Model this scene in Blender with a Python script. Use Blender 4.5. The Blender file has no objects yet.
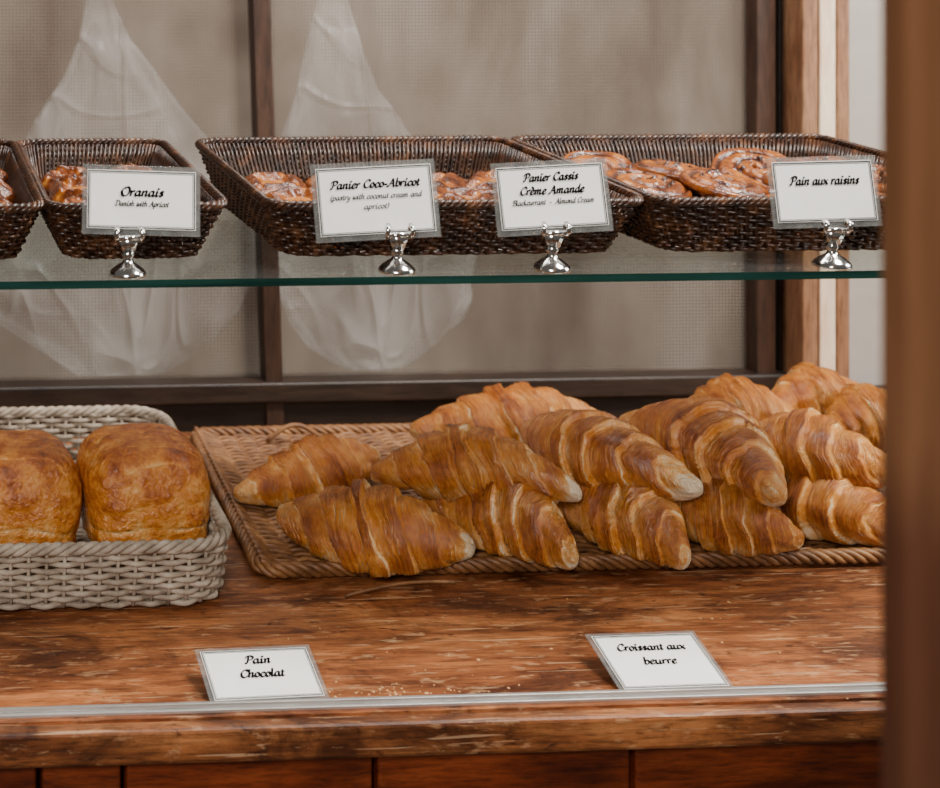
import bpy, math, random
from mathutils import Vector, Matrix, noise
random.seed(7)
F=1500.0; PX=-21.0; PYV=-60.0; YAW=math.radians(3.2)
ZC=0.90; CAMZ=ZC+0.62
fw=Vector((math.sin(YAW),math.cos(YAW),0)); rt=Vector((math.cos(YAW),-math.sin(YAW),0))
def ray(u,v): return fw+rt*((u-PX)/F)+Vector((0,0,-(v-PYV)/F))
def P(u,v,h):
    r=ray(u,v); k=(ZC+h-CAMZ)/r.z
    return Vector((0,0,CAMZ))+r*k
def PY(u,v,y):
    r=ray(u,v); k=y/r.y
    return Vector((0,0,CAMZ))+r*k
COL=bpy.context.scene.collection
# ---------- materials ----------
def newmat(name):
    m=bpy.data.materials.new(name); m.use_nodes=True
    nt=m.node_tree; b=nt.nodes['Principled BSDF']
    return m,nt,b
def ramp(nt,stops):
    r=nt.nodes.new('ShaderNodeValToRGB'); e=r.color_ramp.elements
    while len(e)<len(stops): e.new(0.5)
    for i,(p,c) in enumerate(stops):
        e[i].position=p; e[i].color=(*c,1)
    return r
def math_(nt,op,a,b=None,c=None,clamp=False):
    n=nt.nodes.new('ShaderNodeMath'); n.operation=op; n.use_clamp=clamp
    for i,x in enumerate((a,b,c)):
        if x is None: continue
        if isinstance(x,(int,float)): n.inputs[i].default_value=x
        else: nt.links.new(x,n.inputs[i])
    return n.outputs[0]
def mulcol(nt,a,b,fac=1):
    mx=nt.nodes.new('ShaderNodeMix'); mx.data_type='RGBA'; mx.blend_type='MULTIPLY'; mx.inputs[0].default_value=fac
    nt.links.new(a,mx.inputs[6]); nt.links.new(b,mx.inputs[7]); return mx.outputs[2]
def tnoise(nt,vec,scale,detail=4,dist=0,rough=.55,mscale=None):
    n=nt.nodes.new('ShaderNodeTexNoise'); n.inputs['Scale'].default_value=scale; n.inputs['Detail'].default_value=detail
    n.inputs['Distortion'].default_value=dist; n.inputs['Roughness'].default_value=rough
    if mscale:
        mp=nt.nodes.new('ShaderNodeMapping'); mp.inputs['Scale'].default_value=mscale; nt.links.new(vec,mp.inputs[0]); vec=mp.outputs[0]
    nt.links.new(vec,n.inputs['Vector']); return n.outputs['Fac']
def noisemat(name,stops,scale=(1,1,1),nscale=8,detail=6,rough=.5,bump=.2,bdist=.002,dist=0.0,spec=.5,metal=0,coat=0):
    m,nt,b=newmat(name)
    tc=nt.nodes.new('ShaderNodeTexCoord')
    n=tnoise(nt,tc.outputs['Object'],nscale,detail,dist,.6,scale)
    r=ramp(nt,stops); nt.links.new(n,r.inputs[0]); nt.links.new(r.outputs[0],b.inputs['Base Color'])
    bp=nt.nodes.new('ShaderNodeBump'); bp.inputs['Strength'].default_value=bump; bp.inputs['Distance'].default_value=bdist
    nt.links.new(n,bp.inputs['Height']); nt.links.new(bp.outputs[0],b.inputs['Normal'])
    b.inputs['Roughness'].default_value=rough; b.inputs['Specular IOR Level'].default_value=spec
    b.inputs['Metallic'].default_value=metal; b.inputs['Coat Weight'].default_value=coat
    return m
def woodmat(name,dark,mid,light,scale=(1,14,14),rough=.4,nscale=4,patch=.5,grain=.45,scr=0.0):
    m,nt,b=newmat(name); L=nt.links.new
    tc=nt.nodes.new('ShaderNodeTexCoord'); V=tc.outputs['Object']
    n=tnoise(nt,V,nscale,9,.5,.65,scale)
    r=ramp(nt,[(.28,dark),(.5,mid),(.72,light)]); L(n,r.inputs[0])
    n2=tnoise(nt,V,5,6,.3,.6,tuple(s**.5 for s in scale))
    r2=ramp(nt,[(.36,(patch,patch*.82,patch*.74)),(.58,(1,1,1))]); L(n2,r2.inputs[0])
    c=mulcol(nt,r.outputs[0],r2.outputs[0])
    n3=tnoise(nt,V,14,6,.2,.75,tuple(s*1.6 for s in scale))
    r3=ramp(nt,[(.38,(1-grain,)*3),(.52,(1,1,1)),(.7,(1.15,)*3)]); L(n3,r3.inputs[0])
    c=mulcol(nt,c,r3.outputs[0])
    if scr:
        def mixto(c,fac,col):
            mx=nt.nodes.new('ShaderNodeMix'); mx.data_type='RGBA'; L(fac,mx.inputs[0]); L(c,mx.inputs[6]); mx.inputs[7].default_value=(*col,1); return mx.outputs[2]
        n6=tnoise(nt,V,5.5,7,.9,.7,(1,2.2,2.2)); r6=ramp(nt,[(.38,(.30,.23,.19)),(.46,(.72,.66,.62)),(.62,(1.24,1.2,1.13))]); L(n6,r6.inputs[0]); c=mulcol(nt,c,r6.outputs[0])
        n4=tnoise(nt,V,34,4,.3,.65,(1.2,4,4)); r4=ramp(nt,[(.58,(0,0,0)),(.66,(scr,)*3)]); L(n4,r4.inputs[0]); c=mixto(c,r4.outputs[0],(.54,.30,.15))
        n7=tnoise(nt,V,40,2,.5,.5,(.25,6,6)); r7=ramp(nt,[(.66,(0,0,0)),(.68,(.5,)*3)]); L(n7,r7.inputs[0]); c=mixto(c,r7.outputs[0],(.60,.38,.22))
        n5=tnoise(nt,V,20,5,.5,.7,(2,5,5)); r5=ramp(nt,[(.31,(.22,.15,.12)),(.40,(1,1,1))]); L(n5,r5.inputs[0]); c=mulcol(nt,c,r5.outputs[0])
    L(c,b.inputs['Base Color'])
    bp=nt.nodes.new('ShaderNodeBump'); bp.inputs['Strength'].default_value=.35; bp.inputs['Distance'].default_value=.001
    L(n3,bp.inputs['Height']); L(bp.outputs[0],b.inputs['Normal'])
    b.inputs['Roughness'].default_value=rough
    return m
def plain(name,c,rough=.5,metal=0,spec=.5):
    return noisemat(name,[(.3,tuple(x*.93 for x in c)),(.7,c)],nscale=30,detail=2,rough=rough,bump=.02,metal=metal,spec=spec)
M_counter=woodmat('counter_wood',(.16,.044,.014),(.37,.125,.040),(.53,.22,.080),scale=(1.4,16,16),rough=.45,patch=.5,scr=.5,grain=.55)
M_edge=woodmat('edge_wood',(.15,.047,.015),(.32,.115,.036),(.46,.20,.075),scale=(1.4,18,18),rough=.45,patch=.45,scr=.4,grain=.55)
M_panel=woodmat('panel_wood',(.06,.010,.004),(.21,.038,.011),(.31,.068,.020),scale=(1.6,14,14),rough=.4,patch=.35)
def postmat():
    m,nt,b=newmat('post_wood'); L=nt.links.new
    tc=nt.nodes.new('ShaderNodeTexCoord'); V=tc.outputs['Object']; sp=nt.nodes.new('ShaderNodeSeparateXYZ'); L(V,sp.inputs[0])
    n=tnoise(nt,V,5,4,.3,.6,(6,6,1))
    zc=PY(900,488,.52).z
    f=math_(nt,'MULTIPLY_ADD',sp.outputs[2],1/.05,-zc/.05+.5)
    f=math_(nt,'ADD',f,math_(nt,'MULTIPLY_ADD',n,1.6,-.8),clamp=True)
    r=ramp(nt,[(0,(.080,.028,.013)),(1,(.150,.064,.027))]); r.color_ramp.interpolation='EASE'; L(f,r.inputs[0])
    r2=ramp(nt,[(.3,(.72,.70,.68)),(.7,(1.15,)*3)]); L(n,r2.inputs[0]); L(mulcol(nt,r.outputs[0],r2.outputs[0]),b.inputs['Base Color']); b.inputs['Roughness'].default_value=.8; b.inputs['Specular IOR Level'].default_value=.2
    return m
M_post=postmat()
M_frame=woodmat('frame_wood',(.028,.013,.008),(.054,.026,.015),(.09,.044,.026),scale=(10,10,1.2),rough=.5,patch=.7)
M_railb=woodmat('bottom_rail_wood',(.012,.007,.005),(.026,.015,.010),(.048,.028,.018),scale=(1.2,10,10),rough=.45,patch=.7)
M_rail=woodmat('shaded_rail_wood',(.008,.005,.004),(.014,.009,.007),(.026,.016,.011),scale=(1.2,10,10),rough=.4,patch=.7)  # near-black tone puts the shadow behind the counter into the wood colour
M_jamb=woodmat('jamb_wood',(.20,.095,.045),(.32,.165,.085),(.42,.24,.13),scale=(10,10,1.2),rough=.55,patch=.7)
M_cream=woodmat('cream_paint',(.74,.56,.38),(.92,.76,.56),(.97,.84,.66),scale=(10,10,1.2),rough=.6,patch=.85,grain=.12)
M_grey=plain('grey_plaster',(.42,.38,.34),.8)
M_wall=noisemat('brown_plaster',[(.38,(.10,.07,.05)),(.62,(.36,.30,.25))],nscale=3.2,detail=3,rough=.9,bump=.02)
M_floor=woodmat('floor_wood',(.08,.04,.02),(.15,.08,.04),(.2,.11,.06))
M_metal=noisemat('brushed_metal',[(.3,(.50,.48,.46)),(.7,(.72,.70,.68))],scale=(1,20,20),nscale=20,rough=.38,metal=.8,bump=.05)
M_chrome=plain('chrome',(.85,.84,.82),.14,1)
M_card=plain('paper_card',(.97,.96,.93),.7)
M_ink=plain('black_ink',(.006,.005,.005),.8,spec=.1)
M_willow=noisemat('dark_willow',[(.3,(.010,.0035,.002)),(.55,(.042,.015,.006)),(.75,(.15,.06,.024))],nscale=60,detail=3,rough=.32,bump=.2,bdist=.0006)
M_ash=noisemat('grey_willow',[(.3,(.22,.165,.12)),(.55,(.40,.32,.245)),(.75,(.58,.49,.39))],nscale=50,detail=3,rough=.6,bump=.2,bdist=.0006)
M_cane=noisemat('brown_cane',[(.3,(.10,.038,.012)),(.55,(.23,.096,.032)),(.75,(.39,.195,.075))],nscale=45,detail=3,rough=.5,bump=.2,bdist=.0006)
M_filling=noisemat('apricot_jam',[(.3,(.30,.075,.005)),(.7,(.52,.20,.015))],nscale=50,rough=.15,bump=.3,coat=.5)
M_crumb=plain('crumb',(.60,.32,.13),.6)
def clearmat(name,tint,alpha_diff=.0,rough=.03):
    m=bpy.data.materials.new(name); m.use_nodes=True; nt=m.node_tree; nt.nodes.clear(); L=nt.links.new
    out=nt.nodes.new('ShaderNodeOutputMaterial'); tr=nt.nodes.new('ShaderNodeBsdfTransparent'); tr.inputs[0].default_value=(*tint,1)
    g=nt.nodes.new('ShaderNodeBsdfGlossy'); g.inputs['Roughness'].default_value=rough; g.inputs['Color'].default_value=(.9,.95,.93,1)
    df=nt.nodes.new('ShaderNodeBsdfDiffuse'); df.inputs[0].default_value=(.75,.77,.76,1)
    lw=nt.nodes.new('ShaderNodeLayerWeight'); lw.inputs[0].default_value=.5
    k=math_(nt,'POWER',lw.outputs['Facing'],5.0); k=math_(nt,'MULTIPLY_ADD',k,.45,.03)
    ns=nt.nodes.new('ShaderNodeTexNoise'); ns.inputs['Scale'].default_value=6
    mm=math_(nt,'MULTIPLY',ns.outputs['Fac'],alpha_diff*2)
    a=nt.nodes.new('ShaderNodeMixShader'); L(mm,a.inputs[0]); L(tr.outputs[0],a.inputs[1]); L(df.outputs[0],a.inputs[2])
    b=nt.nodes.new('ShaderNodeMixShader'); L(k,b.inputs[0]); L(a.outputs[0],b.inputs[1]); L(g.outputs[0],b.inputs[2])
    L(b.outputs[0],out.inputs[0]); return m
M_glass=clearmat('shelf_glass',(.93,.97,.95),alpha_diff=.015)
M_acrylic=clearmat('acrylic',(.88,.88,.87),alpha_diff=.10)
M_gedge=noisemat('glass_edge_green',[(.3,(.002,.016,.013)),(.7,(.010,.05,.038))],scale=(1,20,20),nscale=6,rough=.2,bump=.0)
def bagmat():
    m=bpy.data.materials.new('thin_plastic'); m.use_nodes=True; nt=m.node_tree; nt.nodes.clear(); L=nt.links.new
    out=nt.nodes.new('ShaderNodeOutputMaterial'); tr=nt.nodes.new('ShaderNodeBsdfTransparent')
    p=nt.nodes.new('ShaderNodeBsdfPrincipled'); p.inputs['Base Color'].default_value=(.97,.97,.96,1); p.inputs['Roughness'].default_value=.25
    tc=nt.nodes.new('ShaderNodeTexCoord'); V=tc.outputs['Object']
    tot=None
    for sc,ms,wd,am in ((1.0,(9,9,2.6),.04,.7),(1.0,(6,6,7),.03,.45)):
        n=tnoise(nt,V,sc,1,.4,.5,ms)
        rid=math_(nt,'ABSOLUTE',math_(nt,'SUBTRACT',n,.5))
        r=ramp(nt,[(0,(am,)*3),(wd,(am*.45,)*3),(wd*4,(.12,)*3),(.4,(.0,)*3)]); L(rid,r.inputs[0])
        tot=r.outputs[0] if tot is None else math_(nt,'ADD',tot,r.outputs[0])
    n2=tnoise(nt,V,5.0,3,.5)
    s=math_(nt,'MULTIPLY_ADD',n2,2.8,-.95,clamp=True)
    # plastic turns more opaque white towards the bottom of the bag
    sp=nt.nodes.new('ShaderNodeSeparateXYZ'); L(V,sp.inputs[0])
    low=math_(nt,'MULTIPLY_ADD',sp.outputs[2],-3.0,1.05,clamp=True)
    a2=math_(nt,'ADD',math_(nt,'MULTIPLY',s,.45),math_(nt,'MULTIPLY',tot,s)); a2=math_(nt,'MULTIPLY',a2,math_(nt,'MULTIPLY_ADD',low,.45,.40)); a2=math_(nt,'ADD',a2,.04,clamp=True)
    bp=nt.nodes.new('ShaderNodeBump'); bp.inputs['Strength'].default_value=.8; bp.inputs['Distance'].default_value=.02; L(tot,bp.inputs['Height']); L(bp.outputs[0],p.inputs['Normal'])
    a=nt.nodes.new('ShaderNodeMixShader'); L(a2,a.inputs[0]); L(tr.outputs[0],a.inputs[1]); L(p.outputs[0],a.inputs[2]); L(a.outputs[0],out.inputs[0]); return m
M_bag=bagmat()
def screenmat():
    m,nt,b=newmat('fly_screen'); L=nt.links.new
    tc=nt.nodes.new('ShaderNodeTexCoord')
    n=tnoise(nt,tc.outputs['Object'],3.2,4,.3,.55,(2.2,1,.8))
    r=ramp(nt,[(.32,(.18,.132,.098)),(.5,(.30,.24,.19)),(.68,(.44,.375,.315))]); L(n,r.inputs[0])
    prev=r.outputs[0]
    for d,s in (('X',72),('Z',72)):
        w=nt.nodes.new('ShaderNodeTexWave'); w.bands_direction=d; w.inputs['Scale'].default_value=s; w.inputs['Distortion'].default_value=.6; w.inputs['Detail Scale'].default_value=.3
        L(tc.outputs['Object'],w.inputs['Vector'])
        rr=ramp(nt,[(0,(.60,)*3),(1,(1.10,)*3)]); L(w.outputs['Fac'],rr.inputs[0])
        prev=mulcol(nt,prev,rr.outputs[0])
    L(prev,b.inputs['Base Color']); b.inputs['Roughness'].default_value=.7
    b.inputs['Alpha'].default_value=.52
    return m
M_screen=screenmat()
def cromat():
    m,nt,b=newmat('croissant_crust'); L=nt.links.new
    uv=nt.nodes.new('ShaderNodeUVMap'); uv.uv_map='UV'
    sp=nt.nodes.new('ShaderNodeSeparateXYZ'); L(uv.outputs[0],sp.inputs[0])
    fr=math_(nt,'FRACT',sp.outputs[0])
    tc=nt.nodes.new('ShaderNodeTexCoord'); V=tc.outputs['Object']
    n1=tnoise(nt,V,26,4,.1,.55)
    n3=tnoise(nt,V,200,3,0,.6)
    n2=tnoise(nt,uv.outputs[0],1.6,3,.15,.6,(30,2.6,1))
    n4=tnoise(nt,uv.outputs[0],1.6,2,.1,.5,(4,1.4,1))
    n5=tnoise(nt,uv.outputs[0],1.6,2,.2,.5,(9,4,1))
    msk=math_(nt,'MULTIPLY_ADD',n5,4.0,-1.4,clamp=True)
    base=ramp(nt,[(0,(.46,)*3),(.06,(.48,)*3),(.3,(.55,)*3),(.65,(.64,)*3),(.90,(.68,)*3),(.955,(.38,)*3),(1,(.44,)*3)]); L(fr,base.inputs[0])
    s=math_(nt,'MULTIPLY_ADD',n2,.85,-.425)
    x=math_(nt,'ADD',s,base.outputs[0])
    x=math_(nt,'ADD',x,math_(nt,'MULTIPLY_ADD',n1,1.25,-.70))
    x=math_(nt,'ADD',x,math_(nt,'MULTIPLY_ADD',n4,.30,-.15))
    x=math_(nt,'ADD',x,math_(nt,'MULTIPLY_ADD',n3,.34,-.17))
    q6=math_(nt,'FRACT',math_(nt,'ADD',math_(nt,'MULTIPLY',sp.outputs[0],8.0),math_(nt,'MULTIPLY',n4,1.2)))
    ln=ramp(nt,[(0,(1,1,1)),(.26,(0,0,0)),(.9,(0,0,0)),(1,(1,1,1))]); L(q6,ln.inputs[0])
    lines=math_(nt,'MULTIPLY',ln.outputs[0],msk)
    x=math_(nt,'SUBTRACT',x,math_(nt,'MULTIPLY',lines,.34))
    at=nt.nodes.new('ShaderNodeAttribute'); at.attribute_name='pale'
    x=math_(nt,'SUBTRACT',x,at.outputs['Fac'],clamp=True)
    r=ramp(nt,[(0,(.92,.70,.46)),(.10,(.85,.49,.19)),(.28,(.73,.29,.05)),(.50,(.53,.155,.017)),(.74,(.28,.060,.007)),(1,(.10,.018,.003))]); L(x,r.inputs[0]); L(r.outputs[0],b.inputs['Base Color'])
    bp=nt.nodes.new('ShaderNodeBump'); bp.inputs['Strength'].default_value=1.0; bp.inputs['Distance'].default_value=.0026
    h=math_(nt,'ADD',s,math_(nt,'MULTIPLY',n3,.35)); h=math_(nt,'SUBTRACT',h,math_(nt,'MULTIPLY',lines,.8))
    L(h,bp.inputs['Height']); L(bp.outputs[0],b.inputs['Normal'])
    b.inputs['Roughness'].default_value=.24; b.inputs['Specular IOR Level'].default_value=.8
    return m
M_cro=cromat()
def crustmat(name,stops,s1,s2,rough=.36,offs=0,a1=1.3,a2=.8,bs=1.0):
    m,nt,b=newmat(name); L=nt.links.new
    tc=nt.nodes.new('ShaderNodeTexCoord'); V=tc.outputs['Object']
    n1=tnoise(nt,V,s1,6,.4,.65); n2=tnoise(nt,V,s2,4,.2,.6); n3=tnoise(nt,V,s2*3,3,0,.6)
    x=math_(nt,'MULTIPLY_ADD',n1,a1,.5-a1*.5+offs)
    x=math_(nt,'ADD',x,math_(nt,'MULTIPLY_ADD',n2,a2,-a2/2)); x=math_(nt,'ADD',x,math_(nt,'MULTIPLY_ADD',n3,.5,-.25))
    at=nt.nodes.new('ShaderNodeAttribute'); at.attribute_name='pale'
    x=math_(nt,'SUBTRACT',x,at.outputs['Fac'],clamp=True)
    r=ramp(nt,stops); L(x,r.inputs[0]); L(r.outputs[0],b.inputs['Base Color'])
    bp=nt.nodes.new('ShaderNodeBump'); bp.inputs['Strength'].default_value=bs; bp.inputs['Distance'].default_value=.004
    L(math_(nt,'ADD',n2,math_(nt,'MULTIPLY',n3,.5)),bp.inputs['Height']); L(bp.outputs[0],b.inputs['Normal'])
    b.inputs['Roughness'].default_value=rough; b.inputs['Specular IOR Level'].default_value=.6; return m
M_loaf=crustmat('baked_dough',[(0,(.86,.56,.26)),(.22,(.76,.35,.085)),(.46,(.60,.20,.027)),(.70,(.36,.085,.011)),(1,(.12,.024,.005))],22,85,.27,.04,.8,.9)
M_dan=crustmat('danish_crust',[(0,(.62,.32,.085)),(.25,(.45,.17,.022)),(.5,(.29,.082,.008)),(.75,(.14,.032,.005)),(1,(.04,.009,.003))],34,110,.20,.22,1.2,.7,.4)
# ---------- mesh helpers ----------
class MB:
    def __init__(s): s.v=[]; s.f=[]
    def add(s,v,f):
        o=len(s.v); s.v+= [Vector(x) for x in v]; s.f+=[tuple(i+o for i in q) for q in f]
    def box(s,x0,x1,y0,y1,z0,z1):
        s.add([(x0,y0,z0),(x1,y0,z0),(x1,y1,z0),(x0,y1,z0),(x0,y0,z1),(x1,y0,z1),(x1,y1,z1),(x0,y1,z1)],
              [(0,3,2,1),(4,5,6,7),(0,1,5,4),(1,2,6,5),(2,3,7,6),(3,0,4,7)])
    def tube(s,path,r,closed=False,n=6):
        path=[Vector(p) for p in path]; N=len(path); vs=[]; nrm=None
        for i,p in enumerate(path):
            if closed: t=path[(i+1)%N]-path[i-1]
            else: t=path[min(i+1,N-1)]-path[max(i-1,0)]
            t.normalize()
            if nrm is None:
                nrm=Vector((0,0,1)) if abs(t.z)<.9 else Vector((1,0,0))
            nrm=(nrm-t*nrm.dot(t)).normalized(); b=t.cross(nrm)
            rr=r[i] if isinstance(r,(list,tuple)) else r
            for k in range(n):
                a=2*math.pi*k/n; vs.append(p+(nrm*math.cos(a)+b*math.sin(a))*rr)
        fs=[]
        for i in range(N if closed else N-1):
            j=(i+1)%N
            for k in range(n):
                l=(k+1)%n; fs.append((i*n+k,i*n+l,j*n+l,j*n+k))
        if not closed:
            fs.append(tuple(range(n-1,-1,-1))); fs.append(tuple((N-1)*n+k for k in range(n)))
        s.add(vs,fs)
    def lathe(s,prof,c,n=24):
        vs=[];fs=[]
        for r,z in prof:
            for k in range(n):
                a=2*math.pi*k/n; vs.append((c[0]+r*math.cos(a),c[1]+r*math.sin(a),c[2]+z))
        for i in range(len(prof)-1):
            for k in range(n):
                l=(k+1)%n; fs.append((i*n+k,i*n+l,(i+1)*n+l,(i+1)*n+k))
        fs.append(tuple(range(n-1,-1,-1))); fs.append(tuple((len(prof)-1)*n+k for k in range(n)))
        s.add(vs,fs)
def mk(name,mb,mat,origin=Vector((0,0,0)),parent=None,smooth=True,bevel=0):
    me=bpy.data.meshes.new(name)
    me.from_pydata([v-origin for v in mb.v],[],mb.f); me.update()
    for p in me.polygons: p.use_smooth=smooth
    for m in (mat if isinstance(mat,list) else [mat]): me.materials.append(m)
    ob=bpy.data.objects.new(name,me); COL.objects.link(ob)
    if parent: ob.parent=parent
    else: ob.location=origin
    if bevel:
        b=ob.modifiers.new('bevel','BEVEL'); b.width=bevel; b.segments=3; b.limit_method='ANGLE'
    return ob
def empty(name,origin,label,cat,group=None):
    e=bpy.data.objects.new(name,None); e.empty_display_size=.02; COL.objects.link(e); e.location=origin
    tag(e,label,cat,group); return e
def tag(o,label,cat,group=None):
    o['label']=label; o['category']=cat
    if group: o['group']=group
def struct(name,mb,mat,origin,label,cat,smooth=False,bevel=0):
    o=mk(name,mb,mat,origin,smooth=smooth,bevel=bevel); tag(o,label,cat); o['kind']='structure'; return o
# ---------- setting ----------
YB=1.88
mb=MB(); mb.box(-3,3.5,-1.5,3,-.05,0); struct('floor',mb,M_floor,Vector((0,0,0)),'dark wooden shop floor','floor')
mb=MB(); mb.box(-3,3.5,2.35,2.45,0,2.8); struct('wall_back',mb,M_wall,Vector((0,2.4,0)),'mottled brown wall seen dimly through the window screens','wall')
def X(u,y,v=200): return PY(u,v,y).x
def Z(v,y,u=300): return PY(u,v,y).z
zt=2.15
xl=-.45
for i,(a,b_) in enumerate([(xl,X(258,YB)),(X(258,YB),X(762,YB))]):
    mb=MB(); mb.box(a,b_,YB+.012,YB+.0125,ZC+.03,zt); mb.f=mb.f[2:3]; struct('window_%d'%(i+1),mb,M_screen,Vector(((a+b_)/2,YB,ZC+.03)),'window panel of fine beige fly screen mesh','window')
def stile(name,u0,u1,y0,y1,mat,label,z0=ZC,shift=0):
    x0=X(u0,y0);x1=X(u1,y0); mb=MB(); mb.box(x0,x1,y0,y1,z0,zt)
    if shift:
        for v in mb.v: v.x+= -shift*(v.z-ZC)/(zt-ZC)
    return struct(name,mb,mat,Vector(((x0+x1)/2,y0,z0)),label,'trim',bevel=.002)
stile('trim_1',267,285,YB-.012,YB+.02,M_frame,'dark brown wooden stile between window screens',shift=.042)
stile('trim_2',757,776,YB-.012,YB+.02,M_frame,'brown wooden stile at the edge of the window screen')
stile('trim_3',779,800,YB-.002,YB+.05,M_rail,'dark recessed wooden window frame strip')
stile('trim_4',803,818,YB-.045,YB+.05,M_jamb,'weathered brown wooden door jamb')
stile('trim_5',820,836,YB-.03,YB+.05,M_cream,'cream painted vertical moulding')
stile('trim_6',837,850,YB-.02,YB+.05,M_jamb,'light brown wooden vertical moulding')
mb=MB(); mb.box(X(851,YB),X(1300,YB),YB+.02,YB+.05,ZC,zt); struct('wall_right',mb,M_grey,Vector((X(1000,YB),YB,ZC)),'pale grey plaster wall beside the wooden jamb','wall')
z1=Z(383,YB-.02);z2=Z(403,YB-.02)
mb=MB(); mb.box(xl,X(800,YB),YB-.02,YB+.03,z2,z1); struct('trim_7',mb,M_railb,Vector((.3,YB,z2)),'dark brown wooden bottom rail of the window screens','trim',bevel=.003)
mb=MB(); mb.box(xl,X(1300,YB),YB-.008,YB+.03,ZC,z2-.002); struct('trim_8',mb,M_rail,Vector((.3,YB,ZC)),'wooden ledge behind the counter, near-black with shade in its colour','trim',bevel=.002)
mb=MB(); mb.box(xl,X(800,YB),YB-.02,YB+.10,zt,zt+.06); struct('trim_9',mb,M_frame,Vector((.3,YB,zt)),'brown wooden top rail of the window screens','trim')
# counter
YF=1.2
org=Vector((.5,1.5,0)); cab=empty('display_counter',org,'orange-brown worn wooden display counter with panelled front','counter')
mb=MB(); mb.box(xl,1.5,YF-.015,YB+.02,ZC-.03,ZC); mk('countertop',mb,M_counter,org,cab,smooth=False)
mb=MB(); mb.box(xl,1.5,YF-.030,YF-.015,ZC-.030,ZC-.001); mk('front_edge',mb,M_edge,org,cab,smooth=False,bevel=.004)
mb=MB(); mb.box(xl,1.5,YF-.010,YF-.001,ZC,ZC+.003); mb.box(xl,1.5,YF-.0065,YF-.003,ZC+.003,ZC+.0065); mk('metal_track',mb,M_metal,org,cab,smooth=False,bevel=.0006)
mb=MB(); seams=[-.45]+[X(u,YF-.018,770) for u in (-215,40,125,378,637,900)]+[1.3,1.5]
for a,b_ in zip(seams[:-1],seams[1:]):
    mb.box(a+.0022,b_-.0022,YF-.012,YF+.02,.05,ZC-.03)
mb.box(xl,1.5,YF+.015,YF+.03,.05,ZC-.03)
mk('front_panel',mb,M_panel,org,cab,smooth=False,bevel=.003)
mb=MB(); mb.box(xl,1.5,YF+.03,YB,0,.8); mk('cabinet_body',mb,M_panel,org,cab,smooth=False)
# foreground post
py=.52; x0=X(874,py+.02)
org=Vector((x0+.06,py,0)); post=empty('door_post',org,'brown wooden doorway post with darker lower part','post')
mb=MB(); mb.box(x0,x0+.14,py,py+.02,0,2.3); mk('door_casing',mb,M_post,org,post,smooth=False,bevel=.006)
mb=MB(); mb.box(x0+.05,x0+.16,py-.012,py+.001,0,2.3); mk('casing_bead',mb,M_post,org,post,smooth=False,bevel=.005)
# shelf
HS=.62-.274; ZS=ZC+HS
org=Vector((.5,1.4,ZS)); 
mb=MB(); sx0,sx1=xl,X(849,YB); mb.box(sx0,sx1,1.2,1.60,ZS-.0065,ZS)
sh=mk('glass_shelf',mb,[M_glass,M_gedge],org,smooth=False); tag(sh,'clear glass shelf with dark green edge holding pastry baskets','shelf')
for p in sh.data.polygons:
    if abs(p.normal.y)>.5 or abs(p.normal.x)>.5: p.material_index=1
# ---------- baskets ----------
def rrect(a,b,rc,N):
    L1=2*(a-rc);L2=2*(b-rc);La=math.pi/2*rc; T=2*(L1+L2)+4*La; out=[]
    for i in range(N):
        d=T*i/N
        for (ang,L) in ((0,L1),(90,L2),(180,L1),(270,L2)):
            t=Vector((math.cos(math.radians(ang)),math.sin(math.radians(ang)))); nn=Vector((t.y,-t.x))
            if ang==0: st=Vector((-(a-rc),-b))
            elif ang==90: st=Vector((a,-(b-rc)))
            elif ang==180: st=Vector((a-rc,b))
            else: st=Vector((-a,b-rc))
            if d<L: out.append((st+t*d,nn)); break
            d-=L
            if d<La:
                c=st+t*L-nn*rc; an=d/rc; dirv=Vector((nn.x*math.cos(an)-nn.y*math.sin(an),nn.x*math.sin(an)+nn.y*math.cos(an)))
                out.append((c+dirv*rc,dirv)); break
            d-=La
        else: out.append((Vector((-(a-rc),-b)),Vector((0,-1))))
    return out
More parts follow.
